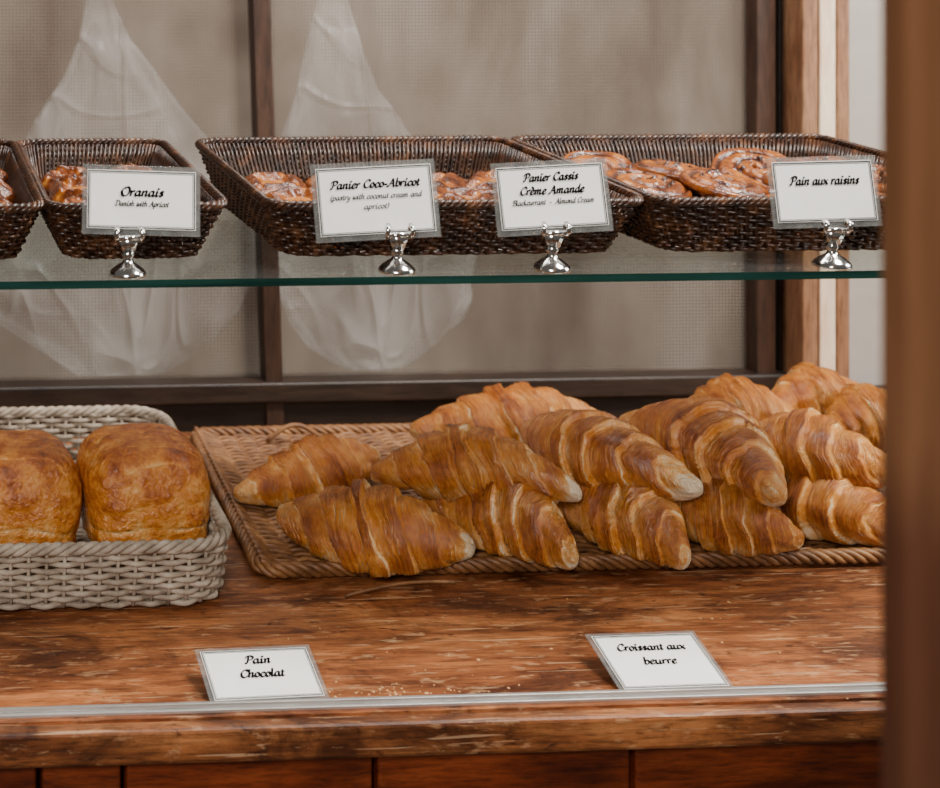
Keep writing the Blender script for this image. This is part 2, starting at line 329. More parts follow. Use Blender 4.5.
def basket(name,cx,cy,z0,w,dp,hf,hb,flare,rows,spacing,wr,amp,mat,label,cat,group=None,rc=.03,rimr=.004,stk=.75,ribs=0):
    org=Vector((cx,cy,z0)); e=empty(name,org,label,cat,group)
    per=2*(w+dp); NS=int(per/spacing); NS+=NS%2; S=6; N=NS*S
    body=MB(); cache={}
    def pt(i,t,off=0):
        a=w/2-flare*(1-t); b=dp/2-flare*(1-t)
        k=round(t,4)
        if k not in cache: cache[k]=rrect(a,b,rc,N)
        p,nn=cache[k][i%N]; hh=hf+(hb-hf)*((p.y+dp/2)/dp)
        return Vector((cx+p.x+nn.x*off,cy+p.y+nn.y*off,z0+.004+t*hh))
    for k in range(rows):
        t=(k+.3)/rows; path=[]
        for i in range(N):
            off=amp*math.cos(math.pi*i/S+(k%2)*math.pi)
            p=pt(i,t,off); p.z+= .0014*noise.noise(Vector((i*.07,k*3.1,cx*9))); path.append(p)
        body.tube(path,wr,True,6)
    for s_ in range(NS):
        body.tube([pt(s_*S,t,0) for t in (0,.33,.66,1)],wr*stk,False,5)
    mk('woven_side',body,mat,org,e)
    if ribs:
        rb=MB()
        for s_ in range(NS*2):
            i=s_*S//2; rb.tube([pt(i,t,-wr*1.9-.0004*(s_%3)) for t in (.18,.45,.72,.97)],ribs,False,5)
        mk('upright_ribs',rb,mat,org,e)
    rim=MB()
    for st in range(3):
        path=[]
        for i in range(N):
            p=pt(i,1.0,0); nn=cache[1.0][i][1]
            ang=math.pi*i/S+st*2*math.pi/3
            path.append(p+Vector((nn.x*math.cos(ang),nn.y*math.cos(ang),math.sin(ang)))*rimr*.8)
        rim.tube(path,rimr*.72,True,6)
    mk('rim',rim,mat,org,e)
    bt=MB(); aa=w/2-flare-.002; bb=dp/2-flare-.002
    ny=int(2*bb/(wr*2.0))
    for j in range(ny):
        y=cy-bb+2*bb*(j+.5)/ny; ins=max(0,rc-min(y-(cy-bb),(cy+bb)-y)); ins=rc-math.sqrt(max(0,rc*rc-ins*ins)) if ins>0 else 0
        nx=24; bt.tube([(cx-aa+ins+(2*aa-2*ins)*i/nx,y,z0+.0035+.0006*math.cos(math.pi*(i+j))) for i in range(nx+1)],wr*.8,False,5)
    mk('base',bt,mat,org,e)
    return e
yF,yBk=1.245,1.56
ux=[(X(47,yF),X(228,yF)),(X(270,yF),X(648,yF)),(X(658,yF),X(658,yF)+.34),(X(43,yF)-.30,X(43,yF))]
labs=['dark brown wicker basket of apricot danishes on the glass shelf','dark brown wicker basket of custard pastries on the glass shelf','dark brown wicker basket of raisin swirls on the glass shelf','dark brown wicker basket of danishes beside a narrower basket']
for (a,b_),lb in zip(ux,labs):
    basket('wicker_basket',(a+b_)/2,(yF+yBk)/2,ZS+.0005,b_-a,yBk-yF,.046,.058,.020,12,.0095,.0018,.0022,M_willow,lb,'basket','wicker baskets on the glass shelf',rc=.022,rimr=.0030,stk=1.0,ribs=.0017)
lx1=X(235,1.37,545)
basket('wicker_basket',lx1-.21,(1.372+1.76)/2,ZC+.0005,.42,.388,.056,.060,.006,10,.0175,.0027,.0030,M_ash,'grey-washed wicker basket holding chocolate pastries on the counter','basket',rc=.045,rimr=.0042)
# ---------- croissants ----------
def add_attr(me,uvs,pale):
    if uvs:
        uvl=me.uv_layers.new(name='UV')
        for l in me.loops: uvl.data[l.index].uv=uvs[l.vertex_index]
    at=me.attributes.new('pale','FLOAT','POINT')
    for i,p in enumerate(pale): at.data[i].value=p
def croissant(P0,P1,R,label,seed,lift=.008,side=0.013,pale1=.8,pale0=.3,floor=None):
    rnd=random.Random(seed*13+1)
    NT,NP=240,64; ax=(P1-P0); ax.normalize()
    up=Vector((0,0,1)); up=(up-ax*up.dot(ax)).normalized(); sd=ax.cross(up)
    nb=rnd.uniform(3.2,4.0); ph0=rnd.uniform(.3,2.2); sl=rnd.uniform(.14,.22); q0=rnd.uniform(.40,.75)
    side*=rnd.choice((-1,1))*rnd.uniform(.7,1.3)
    vs=[];uvs=[];pl=[]
    off=Vector((seed*1.7,seed*.9,3))
    for i in range(NT+1):
        t=-1+2*i/NT; s=abs(t)
        base=.15+.85*max(0,1-s**1.5)**.90
        if s>.95: base*=max(0,1-((s-.95)/.05)**2.2)**.5
        c=P0+(P1-P0)*((t+1)/2)+up*lift*(1-t*t)+sd*side*(1-2*t*t)
        for k in range(NP):
            ph=2*math.pi*k/NP
            cd=Vector((math.cos(ph),math.sin(ph),0))
            wob=.18*noise.noise(Vector((cd.x*1.3,cd.y*1.3,t*2.2))+off)+.06*noise.noise(Vector((cd.x*4,cd.y*4,t*5))+off)+.03*noise.noise(Vector((cd.x*10,cd.y*10,t*9))+off)
            tt=t+sl*math.cos(ph-ph0)*(1-s*s*.6)
            q=abs(tt)*nb+q0+wob*1.3
            f=q-math.floor(q)
            shp=(1-(1-f)**1.7)
            if f>.91: shp*=1-.98*((f-.91)/.09)**1.2
            g=q*5+wob*2; g-=math.floor(g); g=g if g<.85 else (1-g)/.15*.85
            amp=.24*(1-.35*s)
            r=R*base*(.88+amp*shp+.055*g*(.4+1.2*abs(noise.noise(Vector((cd.x*2,cd.y*2,t*3))+off*3)))+.10*noise.noise(Vector((cd.x*1.2,cd.y*1.2,t*2.0))+off*2)+.018*noise.noise(Vector((q*9,ph*1.5,seed)))+.03*noise.noise(Vector((cd.x*3,cd.y*3,t*6))+off))
            v=c+up*math.sin(ph)*r*.93+sd*math.cos(ph)*r*1.06
            if floor is not None and v.z<floor+.006:
                d=(floor+.006-v.z); v.z=floor+.006-.006*(1-math.exp(-d/.006))
            vs.append(v); uvs.append((q+seed*3,ph/6.2832*2 if k<NP//2 else 2*(1-ph/6.2832)))
            under=max(0,-math.sin(ph)-.1)*.24
            nz=.5*noise.noise(Vector((cd.x*2.5,cd.y*2.5,t*8))+off)
            e1=min(1,max(0,(t+.10*nz-.72)/.26)); e0=min(1,max(0,(-t+.05*nz-.78)/.18))
            pl.append(under+(e1**1.4)*pale1*(1+.6*nz)+(e0**1.3)*pale0*(1+.5*nz))
    fs=[]
    for i in range(NT):
        for k in range(NP):
            l=(k+1)%NP; fs.append((i*NP+k,(i+1)*NP+k,(i+1)*NP+l,i*NP+l))
    mb=MB(); mb.v=vs; mb.f=fs
    org=(P0+P1)/2; org.z=min(v.z for v in vs)
    o=mk('croissant',mb,M_cro,org); add_attr(o.data,uvs,pl)
    tag(o,label,'croissant','croissants piled on the woven tray'); return o
B='golden-brown flaky croissant lying on the woven tray'; T_='deep golden croissant with pale tip on top of the pile'; TR='golden croissant at the top of the rear pile'; C_='golden croissant mostly covered by the pile'
CR=[
((274,520,.034),(476,554,.024),.048,'golden-brown flaky croissant with pale tip at the tray edge',.85,.2,1),
((428,495,.042),(582,560,.025),.044,B,.35,.2,1),
((556,493,.042),(693,561,.025),.044,B,.28,.2,1),
((660,500,.040),(801,546,.026),.039,B,.28,.2,1),
((776,479,.042),(905,541,.027),.044,B,.4,.2,1),
((240,499,.024),(383,456,.042),.038,'golden-brown croissant with pale end at the side of the tray',.7,.3,1),
((370,470,.072),(581,490,.072),.040,T_,.85,.1,0),
((516,431,.084),(695,494,.076),.043,T_,.85,.1,0),
((630,420,.088),(790,499,.076),.046,'large deep golden croissant on top of the pile',.4,.1,0),
((740,440,.078),(898,479,.078),.041,'golden-brown flaky croissant stacked on other croissants',.28,.2,0),
((414,434,.040),(604,419,.042),.044,'dark golden croissant at the rear of the tray',.2,.1,1),
((640,434,.036),(700,436,.036),.024,C_,.2,.1,1),
((674,420,.082),(804,424,.082),.038,TR,.2,.3,0),
((760,410,.090),(885,410,.092),.036,TR,.2,.2,0),
((818,430,.088),(930,432,.088),.036,TR,.2,.2,0),
((650,456,.040),(760,461,.040),.030,C_,.2,.2,1),
((790,453,.040),(890,460,.040),.030,C_,.2,.2,1),
]
for i,(a,b_,R,lb,p1,p0,fl) in enumerate(CR):
    croissant(P(*a),P(*b_),R,lb,i+1,pale1=p1,pale0=p0,lift=.008 if fl else .010,floor=ZC+.0130 if fl else None)
# ---------- tray ----------
tl=P(262,580,.0); tb=P(192,437,.0); xR=X(1010,1.45,570)
yf,yb=tl.y+.002,1.84; xa=(tl.x+tb.x)/2
org=Vector(((xa+xR)/2,(yf+yb)/2,ZC)); tray=empty('woven_tray',org,'flat brown cane tray under the croissants','tray')
mb=MB(); rows=int((yb-yf)/.0058); sp=.022
for j in range(rows):
    y=yf+(yb-yf)*(j+.5)/rows; sl=tl.x+(tb.x-tl.x)*((y-yf)/(yb-yf))
    path=[]; x=sl; i=0
    while x<xR:
        lipz=.010*max(0,1-(x-sl)/.035)**2
        path.append((x,y+.0008*math.sin(i*1.7+j),ZC+.0058+lipz+.0022*math.cos(math.pi*((x-xa)/sp)+j*math.pi))); x+=sp/4; i+=1
    mb.tube(path,.0027,False,5)
x=xa+sp/2
while x<xR:
    mb.tube([(x,yf,ZC+.0058),(x,yb,ZC+.0058)],.0022,False,5); x+=sp
mk('woven_mat',mb,M_cane,org,tray)
mb=MB()
edge=[Vector((xR,yf,0)),Vector((tl.x+.012,yf-.002,0)),Vector((tl.x,yf+.012,0)),Vector((tb.x,yb-.012,0)),Vector((tb.x+.012,yb,0)),Vector((xR,yb,0))]
pts=[]
for a,b_ in zip(edge[:-1],edge[1:]):
    n=max(2,int((b_-a).length/.003))
    for i in range(n): pts.append(a+(b_-a)*i/n)
for st in range(4):
    path=[]
    for i,p in enumerate(pts):
        t=(pts[min(i+1,len(pts)-1)]-pts[max(0,i-1)]).normalized(); nn=Vector((-t.y,t.x,0)); ang=i*.42+st*math.pi/2
        path.append(p+Vector((0,0,ZC+.0090))+nn*math.cos(ang)*.0048+Vector((0,0,math.sin(ang)*.0046)))
    mb.tube(path,.0032,False,6)
mk('braided_border',mb,M_cane,org,tray)
mb=MB()
c=P(296,436,.02)
mb.tube([c+Vector((-.035+.07*i/12,.004,.020*math.sin(math.pi*i/12)-.008)) for i in range(13)],.003,False,6)
mk('handle_loop',mb,M_cane,org,tray)
mb=MB(); c=P(345,596,.004); d=P(455,582,.006)
mb.tube([c+(d-c)*(i/10)+Vector((0,0,.005*math.sin(math.pi*i/10))) for i in range(11)],.0018,False,5)
mk('loose_cane',mb,M_cane,org,tray)
# ---------- chocolate pastries ----------
def sp_(x,e): return math.copysign(abs(x)**e,x)
def loaf(c,a,b,h,seed,rot,label):
    NU,NV=200,140; vs=[];pl=[];off=Vector((seed*3.3,seed,0))
    R=Matrix.Rotation(rot,3,'Z')
    for i in range(NV+1):
        ph=-math.pi/2+math.pi*i/NV
        for k in range(NU):
            th=2*math.pi*k/NU
            d=Vector((sp_(math.cos(ph),.44)*sp_(math.cos(th),.52),sp_(math.cos(ph),.44)*sp_(math.sin(th),.52),sp_(math.sin(ph),.66)))
            n_=noise.noise(d*1.3+off)*.05+noise.noise(d*3.5+off)*.028+noise.noise(d*9+off)*.014+abs(noise.noise(d*18+off))*.010
            w=d.y*.9+.22*d.x*d.x+.14*noise.noise(d*1.6+off)
            q=(w+1)*3.2+seed*.3; f=q-math.floor(q); top=max(0,min(1,(d.z-.60)/.22))
            cr=(-.06*math.exp(-((min(f,1-f))/.07)**2)+.045*f)*top
            # sheets of dough wrapped round the roll, edges showing on the flanks
            zz=d.z+.20*d.x*d.x+.10*noise.noise(d*1.5+off*2); lay=0; dl=0
            for zc_ in (-.50,-.15,.20): 
                am=.6+.8*noise.noise(Vector((d.x*1.5,d.y*1.5,zc_*5))+off)
                g=math.exp(-((zz-zc_)/.030)**2)*am; lay+=g; dl+=.035*max(0,min(1,(zz-zc_)/.03))*am-.035*g
            belly=.05*math.cos((d.z+.1)*1.7)-.06
            p=Vector((d.x*a*(1+n_+belly+dl*.5),d.y*b*(1+n_+belly+dl*.7),d.z*h*(1+n_*.6+cr-.03*top)))
            vs.append(c+R@p)
            pl.append(.06+.20*noise.noise(d*2.2+off)+max(0,.35-d.z)*.14-.24*max(0,d.z-.40)+.34*max(0,lay)+ .45*top*math.exp(-((min(f,1-f))/.09)**2))
    fs=[(i*NU+k,i*NU+(k+1)%NU,(i+1)*NU+(k+1)%NU,(i+1)*NU+k) for i in range(NV) for k in range(NU)]
    mb=MB(); mb.v=vs; mb.f=fs; org=Vector((c.x,c.y,c.z-h))
    o=mk('chocolate_pastry',mb,M_loaf,org); add_attr(o.data,None,pl); tag(o,label,'pastry','chocolate pastries in the grey basket'); return o
yl=1.490
def lc(u,h): return Vector((X(u,yl,480),yl,ZC+.008+h))
loaf(lc(142,.059),.061,.062,.059,1,.09,'puffy golden chocolate pastry standing in the grey wicker basket')
loaf(lc(14,.057),.063,.062,.057,2,-.03,'puffy golden chocolate pastry with browned patches in the basket')
# ---------- danishes ----------
def grid_pastry(kind,seed):
    NR,NA=30,72; vs=[];pl=[];off=Vector((seed*2.1,5,seed)); rnd=random.Random(seed)
    rs=[(rnd.uniform(.1,.8),rnd.uniform(0,6.28)) for _ in range(7)] if kind=='swirl' else []
    rs=[Vector((r*math.cos(t),r*math.sin(t),0)) for r,t in rs]
    def prof(r,th):
        d=Vector((r*math.cos(th),r*math.sin(th),0))
        if kind=='swirl':
            q=r*2.3-th/6.2832+.14*noise.noise(d*2.2+off); f=q-math.floor(q)
            z=.45+.55*math.sqrt(max(0,1-(2*f-1)**2)); z*=(1-.3*r) ; rad=1+.10*noise.noise(Vector((math.cos(th),math.sin(th),0))*1.5+off); p=.10-.42*math.exp(-(min(f,1-f)/.12)**2)
        else:
            rad=1+.09*math.cos(4*th+.5)+.05*noise.noise(Vector((math.cos(th),math.sin(th),0))*2+off)
            sec=abs(((th/(math.pi/2))%1)-.5)*2; seam=math.exp(-((1-sec)/.16)**2)*min(1,max(0,(r-.3)/.2))
            z=.50+.50*math.exp(-((r-.62)/.28)**2)*(1-.35*seam); p=.04+.24*seam-.25*math.exp(-((r-.66)/.2)**2)*(1-seam)
        return z,rad,p
    for i in range(NR+1):
        r=i/NR*.94
        for k in range(NA):
            th=2*math.pi*k/NA; z,rad,p=prof(r,th); d=Vector((r*math.cos(th),r*math.sin(th),0))
            z*=1+.14*noise.noise(d*2.5+off)+.07*noise.noise(d*7+off)
            for c in rs:
                e=math.exp(-((d-c).length/.055)**2); z+=.25*e; p-=1.3*e
            vs.append((r*rad*math.cos(th),r*rad*math.sin(th),z)); pl.append(p+.20*noise.noise(d*2+off)-.30*max(0,r-.7))
    for (rr,zf) in ((1.0,.78),(1.03,.45),(1.0,.15),(.9,0)):
        for k in range(NA):
            th=2*math.pi*k/NA; z,rad,p=prof(.94,th)
            vs.append((rr*rad*math.cos(th),rr*rad*math.sin(th),z*zf)); pl.append(-.1+.2*rr*(1-zf))
    T=NR+4; fs=[(i*NA+k,(i+1)*NA+k,(i+1)*NA+(k+1)%NA,i*NA+(k+1)%NA) for i in range(T) for k in range(NA)]
    fs.append(tuple(T*NA+k for k in range(NA-1,-1,-1)))
    return vs,fs,pl
def danish(kind,c,R,H,rot,tilt,seed,label,group):
    vs,fs,pl=grid_pastry(kind,seed)
    M=Matrix.Translation(c)@Matrix.Rotation(tilt[0],4,'X')@Matrix.Rotation(tilt[1],4,'Y')@Matrix.Rotation(rot,4,'Z')
    org=Vector(c); mb=MB(); mb.v=[M@Vector((x*R,y*R*(1 if kind=='swirl' else .9),z*H)) for x,y,z in vs]; mb.f=fs
    if kind=='swirl':
        o=mk('raisin_swirl',mb,M_dan,org); add_attr(o.data,None,pl); tag(o,label,'pastry',group)
    else:
        e=empty('danish_pastry',org,label,'pastry',group)
        o=mk('crust',mb,M_dan,org,e); add_attr(o.data,None,pl)
        f=MB(); n=20; v=[];q=[]
        for i in range(5):
            r=.36*i/4
            for k in range(n):
                a=2*math.pi*k/n; v.append(M@Vector((R*r*math.cos(a),R*.85*r*math.sin(a),H*(.80-.9*r*r))))
        for i in range(4):
            for k in range(n): q.append((i*n+k,(i+1)*n+k,(i+1)*n+(k+1)%n,i*n+(k+1)%n))
        f.add(v,q); mk('filling',f,M_filling,org,e)
def fill(bx,kind,label,group,R,H,seed0,dz,lays,nxs=(4,3),xmin=-9,mm=(.024,.012)):
    rnd=random.Random(seed0); a,b_=bx; k=0
    for lay,ys in enumerate(lays):
        nx=nxs[lay%len(nxs)]; m=mm[min(lay,1)]+R
        for y in ys:
            for i in range(nx):
                x=(a+b_)/2+((b_-a-2*m)*(i/(nx-1)-.5) if nx>1 else 0)
                if x<xmin: continue
                danish(kind,Vector((x+rnd.uniform(-.003,.003),y+rnd.uniform(-.003,.003),ZS+.008+lay*dz)),R*rnd.uniform(.93,1.03),H,rnd.uniform(0,6),(rnd.uniform(.0,.12)*(1+lay*1.2),rnd.uniform(-.07,.07)*(1+lay)),seed0+k,label,group); k+=1
L2=((1.308,1.402,1.492),(1.345,1.44))
fill(ux[0],'danish','browned danish pastry in the dark wicker basket','apricot danishes in the basket',.033,.020,10,.019,((1.305,1.385,1.465),(1.315,1.40,1.47)),(2,2))
fill(ux[3],'danish','browned danish pastry in the dark wicker basket','apricot danishes in the basket',.037,.020,110,.022,((1.308,1.402,1.492),(1.310,1.395,1.47)),(4,4),ux[3][1]-.16)
fill(ux[1],'danish','browned custard pastry in the dark wicker basket','custard pastries in the basket',.038,.018,40,.018,L2,(4,4))
fill(ux[2],'swirl','flat glazed raisin swirl in the dark wicker basket','raisin swirls in the basket',.041,.014,70,.015,((1.312,1.402,1.490),(1.325,1.41,1.48),(1.37,1.46)),(4,3))
# ---------- plastic bags ----------
def bag(prof,y,name_label,seed):
    NA=72; vs=[];fs=[]; lv=[]
    for j in range(len(prof)-1):
        for s_ in range(8):
            t=s_/8; a=prof[j];b=prof[j+1]; lv.append(tuple(a[i]+(b[i]-a[i])*t for i in range(3)))
    lv.append(prof[-1])
    for v,u0,u1 in lv:
        pa=PY(u0,v,y);pb=PY(u1,v,y); c=(pa+pb)/2; hw=(pb.x-pa.x)/2; dp=min(.022,hw*.5)
        for k in range(NA):
            th=2*math.pi*k/NA; w=1+.22*noise.noise(Vector((math.cos(th)*2.2,math.sin(th)*2.2,c.z*9+seed)))+.10*abs(noise.noise(Vector((math.cos(th)*5,math.sin(th)*5,c.z*14+seed))))-.03
            vs.append((c.x+hw*w*math.cos(th),c.y+dp*w*math.sin(th),c.z))
    for i in range(len(lv)-1):
        for k in range(NA): fs.append((i*NA+k,i*NA+(k+1)%NA,(i+1)*NA+(k+1)%NA,(i+1)*NA+k))
    mb=MB(); mb.add(vs,fs); org=Vector((sum(v[0] for v in vs)/len(vs),y,vs[-1][2]))
    e=empty('plastic_bag',org,name_label,'bag','plastic bags hanging by the window')
    mk('bag_body',mb,M_bag,org,e)
    top=PY((prof[0][1]+prof[0][2])/2,prof[0][0],y)
    h=MB(); h.tube([top,Vector((top.x,top.y,zt-.02)),Vector((top.x,YB+.06,zt+.01))],.002,False,6); mk('hanging_cord',h,M_bag,org,e)
YG=1.925
bag([(-30,88,106),(0,86,112),(40,78,128),(75,64,158),(105,50,180),(135,36,204),(165,20,222),(200,0,240),(235,-25,254),(265,-38,260),(290,-28,254),(315,0,240),(340,34,214),(362,62,182),(380,88,150),(386,108,130)],YG,'clear plastic bag hanging behind the screen window',3)
bag([(-30,322,340),(0,318,348),(50,306,362),(90,294,376),(130,284,402),(170,276,430),(215,270,462),(255,268,478),(290,278,474),(320,290,458),(345,308,436),(362,334,410),(374,360,386)],YG,'clear crumpled plastic bag hanging behind the screen window',8)
# ---------- crumbs ----------
rnd=random.Random(5); mb=MB()
for i in range(100):
    if i<62: c=P(rnd.gauss(385,60),rnd.gauss(691,5),0)
    else: c=P(rnd.uniform(230,880),rnd.uniform(590,700),0)
    r=rnd.uniform(.0005,.0017); a=rnd.uniform(0,3); vs=[]
    for k in range(5):
        t=a+k*1.2566; vs.append((c.x+r*math.cos(t)*rnd.uniform(.6,1.4),c.y+r*math.sin(t)*rnd.uniform(.6,1.2),ZC+.0001))
    vs.append((c.x,c.y,ZC+r*.8)); mb.add(vs,[(k,(k+1)%5,5) for k in range(5)])
o=mk('pastry_crumbs',mb,M_crumb,P(385,692,0),smooth=False); tag(o,'small golden pastry crumbs scattered on the wooden counter','crumbs'); o['kind']='stuff'
# ---------- calligraphic lettering ----------
stem=[(.15,1.8),(.13,.9),(.12,0)]
ent=[(0,.75),(.13,.98),(.13,.5),(.12,0)]
bowl=[(.62,.85),(.45,1.0),(.2,.85),(.08,.45),(.2,.04),(.42,.1),(.62,.5),(.68,.95)]
ecore=[(.12,.5),(.4,.55),(.58,.8),(.42,1.0),(.18,.85),(.08,.4),(.22,.03),(.45,.03),(.7,.3)]
G={'a':(.95,[bowl,[(.68,.98),(.64,.4),(.70,.06),(.82,.05),(.95,.25)]]),
'b':(.8,[stem,[(.12,.12),(.35,0),(.62,.25),(.65,.7),(.45,1.0),(.15,.75)]]),
'c':(.72,[[(.6,.8),(.45,1.0),(.2,.85),(.08,.45),(.2,.05),(.45,.02),(.7,.3)]]),
'd':(.92,[bowl,[(.74,1.8),(.67,.9),(.66,.15),(.8,.04),(.92,.25)]]),
'e':(.74,[ecore]),'è':(.74,[ecore,[(.2,1.65),(.45,1.25)]]),
'h':(.92,[stem,[(.13,.4),(.3,.85),(.52,1.0),(.62,.8),(.6,.3),(.68,.04),(.88,.22)]]),
'i':(.52,[[(.03,.75),(.18,.98),(.17,.5),(.18,.12),(.28,.02),(.45,.22)],[(.13,1.40),(.20,1.48),(.27,1.40),(.2,1.34)]]),
'k':(.8,[stem,[(.55,1.0),(.35,.75),(.15,.5)],[(.2,.5),(.4,.3),(.55,.05),(.75,.2)]]),
'l':(.46,[[(.15,1.8),(.13,.9),(.13,.2),(.22,.02),(.42,.22)]]),
'm':(1.35,[ent,[(.13,.4),(.3,.88),(.45,1),(.54,.8),(.52,0)],[(.53,.4),(.7,.88),(.86,1),(.96,.8),(.94,.3),(1.02,.04),(1.25,.22)]]),
'n':(.94,[ent,[(.13,.4),(.3,.88),(.5,1),(.61,.8),(.59,.3),(.67,.04),(.88,.22)]]),
'o':(.8,[[(.35,1),(.12,.8),(.08,.4),(.25,.02),(.5,.08),(.65,.5),(.55,.9),(.33,1)]]),
'p':(.84,[[(0,.75),(.15,.98),(.13,.4),(.1,-.8)],[(.13,.6),(.35,.98),(.6,.85),(.64,.4),(.42,.02),(.15,.12)]]),
'r':(.66,[ent,[(.13,.45),(.28,.88),(.42,1.0),(.55,.9)]]),
's':(.68,[[(.52,.82),(.33,1.0),(.15,.80),(.3,.55),(.48,.28),(.35,.02),(.08,.12)]]),
't':(.54,[[(.2,1.4),(.17,.6),(.18,.15),(.3,.02),(.48,.2)],[(.0,1.0),(.44,1.0)]]),
'u':(.94,[[(0,.75),(.13,.98),(.12,.4),(.22,.03),(.42,.1),(.6,.5),(.66,.98)],[(.66,.98),(.63,.3),(.70,.03),(.88,.22)]]),
'w':(1.05,[[(0,.8),(.13,.98),(.15,.4),(.28,.03),(.45,.3),(.52,.95)],[(.52,.95),(.52,.3),(.68,.03),(.88,.3),(.95,.98)]]),
'x':(.86,[[(.05,1.0),(.38,.5),(.72,.0)],[(.75,1.0),(.38,.5),(.0,.0)]]),
'y':(.8,[[(0,.75),(.13,.98),(.14,.4),(.28,.08),(.5,.3),(.62,.95)],[(.64,.98),(.58,.2),(.4,-.6),(.1,-.75),(.05,-.5)]]),
'-':(.62,[[(.05,.45),(.52,.45)],[(.05,.58),(.52,.58)]]),' ':(.5,[]),
'(':(.6,[[(.5,1.6),(.28,1.15),(.22,.6),(.26,.1),(.42,-.3)]]),')':(.55,[[(.08,1.6),(.28,1.15),(.30,.6),(.22,.1),(.0,-.3)]]),
'O':(1.3,[[(.7,1.7),(.3,1.5),(.1,.8),(.4,.02),(.9,.1),(1.15,.8),(1.0,1.5),(.65,1.7),(.45,1.35)]]),
'D':(1.3,[[(.42,1.6),(.37,.8),(.27,.05)],[(.05,1.3),(.3,1.7),(.8,1.65),(1.15,1.1),(1.0,.35),(.5,.0),(.05,.12)]]),
'A':(1.25,[[(-.05,.12),(.05,.0),(.22,.25),(.72,1.7)],[(.68,1.7),(.85,.8),(.98,.03),(1.2,.12)],[(.25,.62),(.95,.62)]]),
'P':(1.1,[[(.45,1.6),(.4,.8),(.28,.08),(.02,.1)],[(.02,1.2),(.25,1.65),(.7,1.72),(1.05,1.4),(.9,.9),(.42,.78)]]),
'B':(1.15,[[(.45,1.6),(.4,.8),(.28,.05)],[(.02,1.2),(.25,1.65),(.7,1.72),(1.0,1.4),(.8,1.0),(.45,.9)],[(.45,.9),(.9,.85),(1.05,.45),(.75,.03),(.2,.05)]]),
'C':(1.1,[[(1.0,1.3),(.85,1.68),(.5,1.6),(.15,1.0),(.2,.3),(.6,.0),(1.05,.35)]])}
def spline(pts,n=6):
    out=[]; q=[Vector(p) for p in pts]; q=[q[0]*2-q[1]]+q+[q[-1]*2-q[-2]]
    for i in range(1,len(q)-2):
        for k in range(n):
            t=k/n; a,b,c,d=q[i-1:i+3]
            out.append(.5*((2*b)+(c-a)*t+(2*a-5*b+4*c-d)*t*t+(3*b-a-3*c+d)*t**3))
    out.append(q[-2]); return out
def text(body,width,xh,x,y,nib,parent):
    adv=sum(G[c][0] for c in body); sx=width/adv; cx=-adv/2; mb=MB()
    nv=Vector((math.cos(.5),math.sin(.5)))*nib/2
    def W(p): return Vector((p.x*sx+p.y*xh*.28,(p.y-.5)*xh,0))
    for ch in body:
        a,sts=G[ch]
        for st in sts:
            pts=[p+Vector((cx,0)) for p in spline(st)]
            for i in range(len(pts)-1):
                p,q=pts[i],pts[i+1]
                if (q-p).length<1e-5: continue
                P_,Q_=W(p),W(q); d=(Q_-P_).normalized(); nn=Vector((-d.y,d.x,0)); pr=max(abs(Vector((nv.x,nv.y,0)).dot(nn)),nib*.20)
                hw=nn*pr*xh; ext=d*pr*xh*.3
                mb.add([P_-hw-ext,Q_-hw+ext,Q_+hw+ext,P_+hw-ext],[(0,1,2,3)])
        cx+=a
    o=mk('printed_text',mb,M_ink,Vector((0,0,0)),parent,smooth=False); o.location=(x,y,.0012)
def sign(TL,TR,BR,BL,lines,label,grp='name cards'):
    o=(BL+BR)/2; xax=((TR-TL)+(BR-BL)); w=xax.length/2; xax.normalize()
    yax=((TL-BL)+(TR-BR)); h=yax.length/2; yax=(yax-xax*yax.dot(xax)).normalized(); zax=xax.cross(yax)
    M=Matrix((( xax.x,yax.x,zax.x,o.x),(xax.y,yax.y,zax.y,o.y),(xax.z,yax.z,zax.z,o.z),(0,0,0,1)))
    e=empty('name_sign',Vector((0,0,0)),label,'sign',grp); e.matrix_world=M
    def bx(name,x0,x1,y0,y1,z0,z1,mat,bev=0):
        mb=MB(); mb.box(x0,x1,y0,y1,z0,z1); return mk(name,mb,mat,Vector((0,0,0)),e,smooth=False,bevel=bev)
    bx('acrylic_sleeve',-w/2,w/2,0,h,-.0012,.0002,M_acrylic,.0004)
    mx=.0040; x0,x1,y0,y1=-w/2+mx,w/2-mx,mx+.001,h-mx
    bx('paper_card',x0,x1,y0,y1,.0003,.0007,M_card)
    mb=MB()
    for ins,t in ((.0006,.0009),(.0022,.0003)):
        a0,a1,b0,b1=x0+ins,x1-ins,y0+ins,y1-ins
        mb.box(a0,a1,b0,b0+t,.0007,.0009);mb.box(a0,a1,b1-t,b1,.0007,.0009);mb.box(a0,a0+t,b0,b1,.0007,.0009);mb.box(a1-t,a1,b0,b1,.0007,.0009)
    mk('printed_border',mb,M_ink,Vector((0,0,0)),e,smooth=False)
    for (s,wd,xh,fy,nib) in lines: text(s,wd/1250,xh/1250,0,h*fy,nib,e)
    return e,M
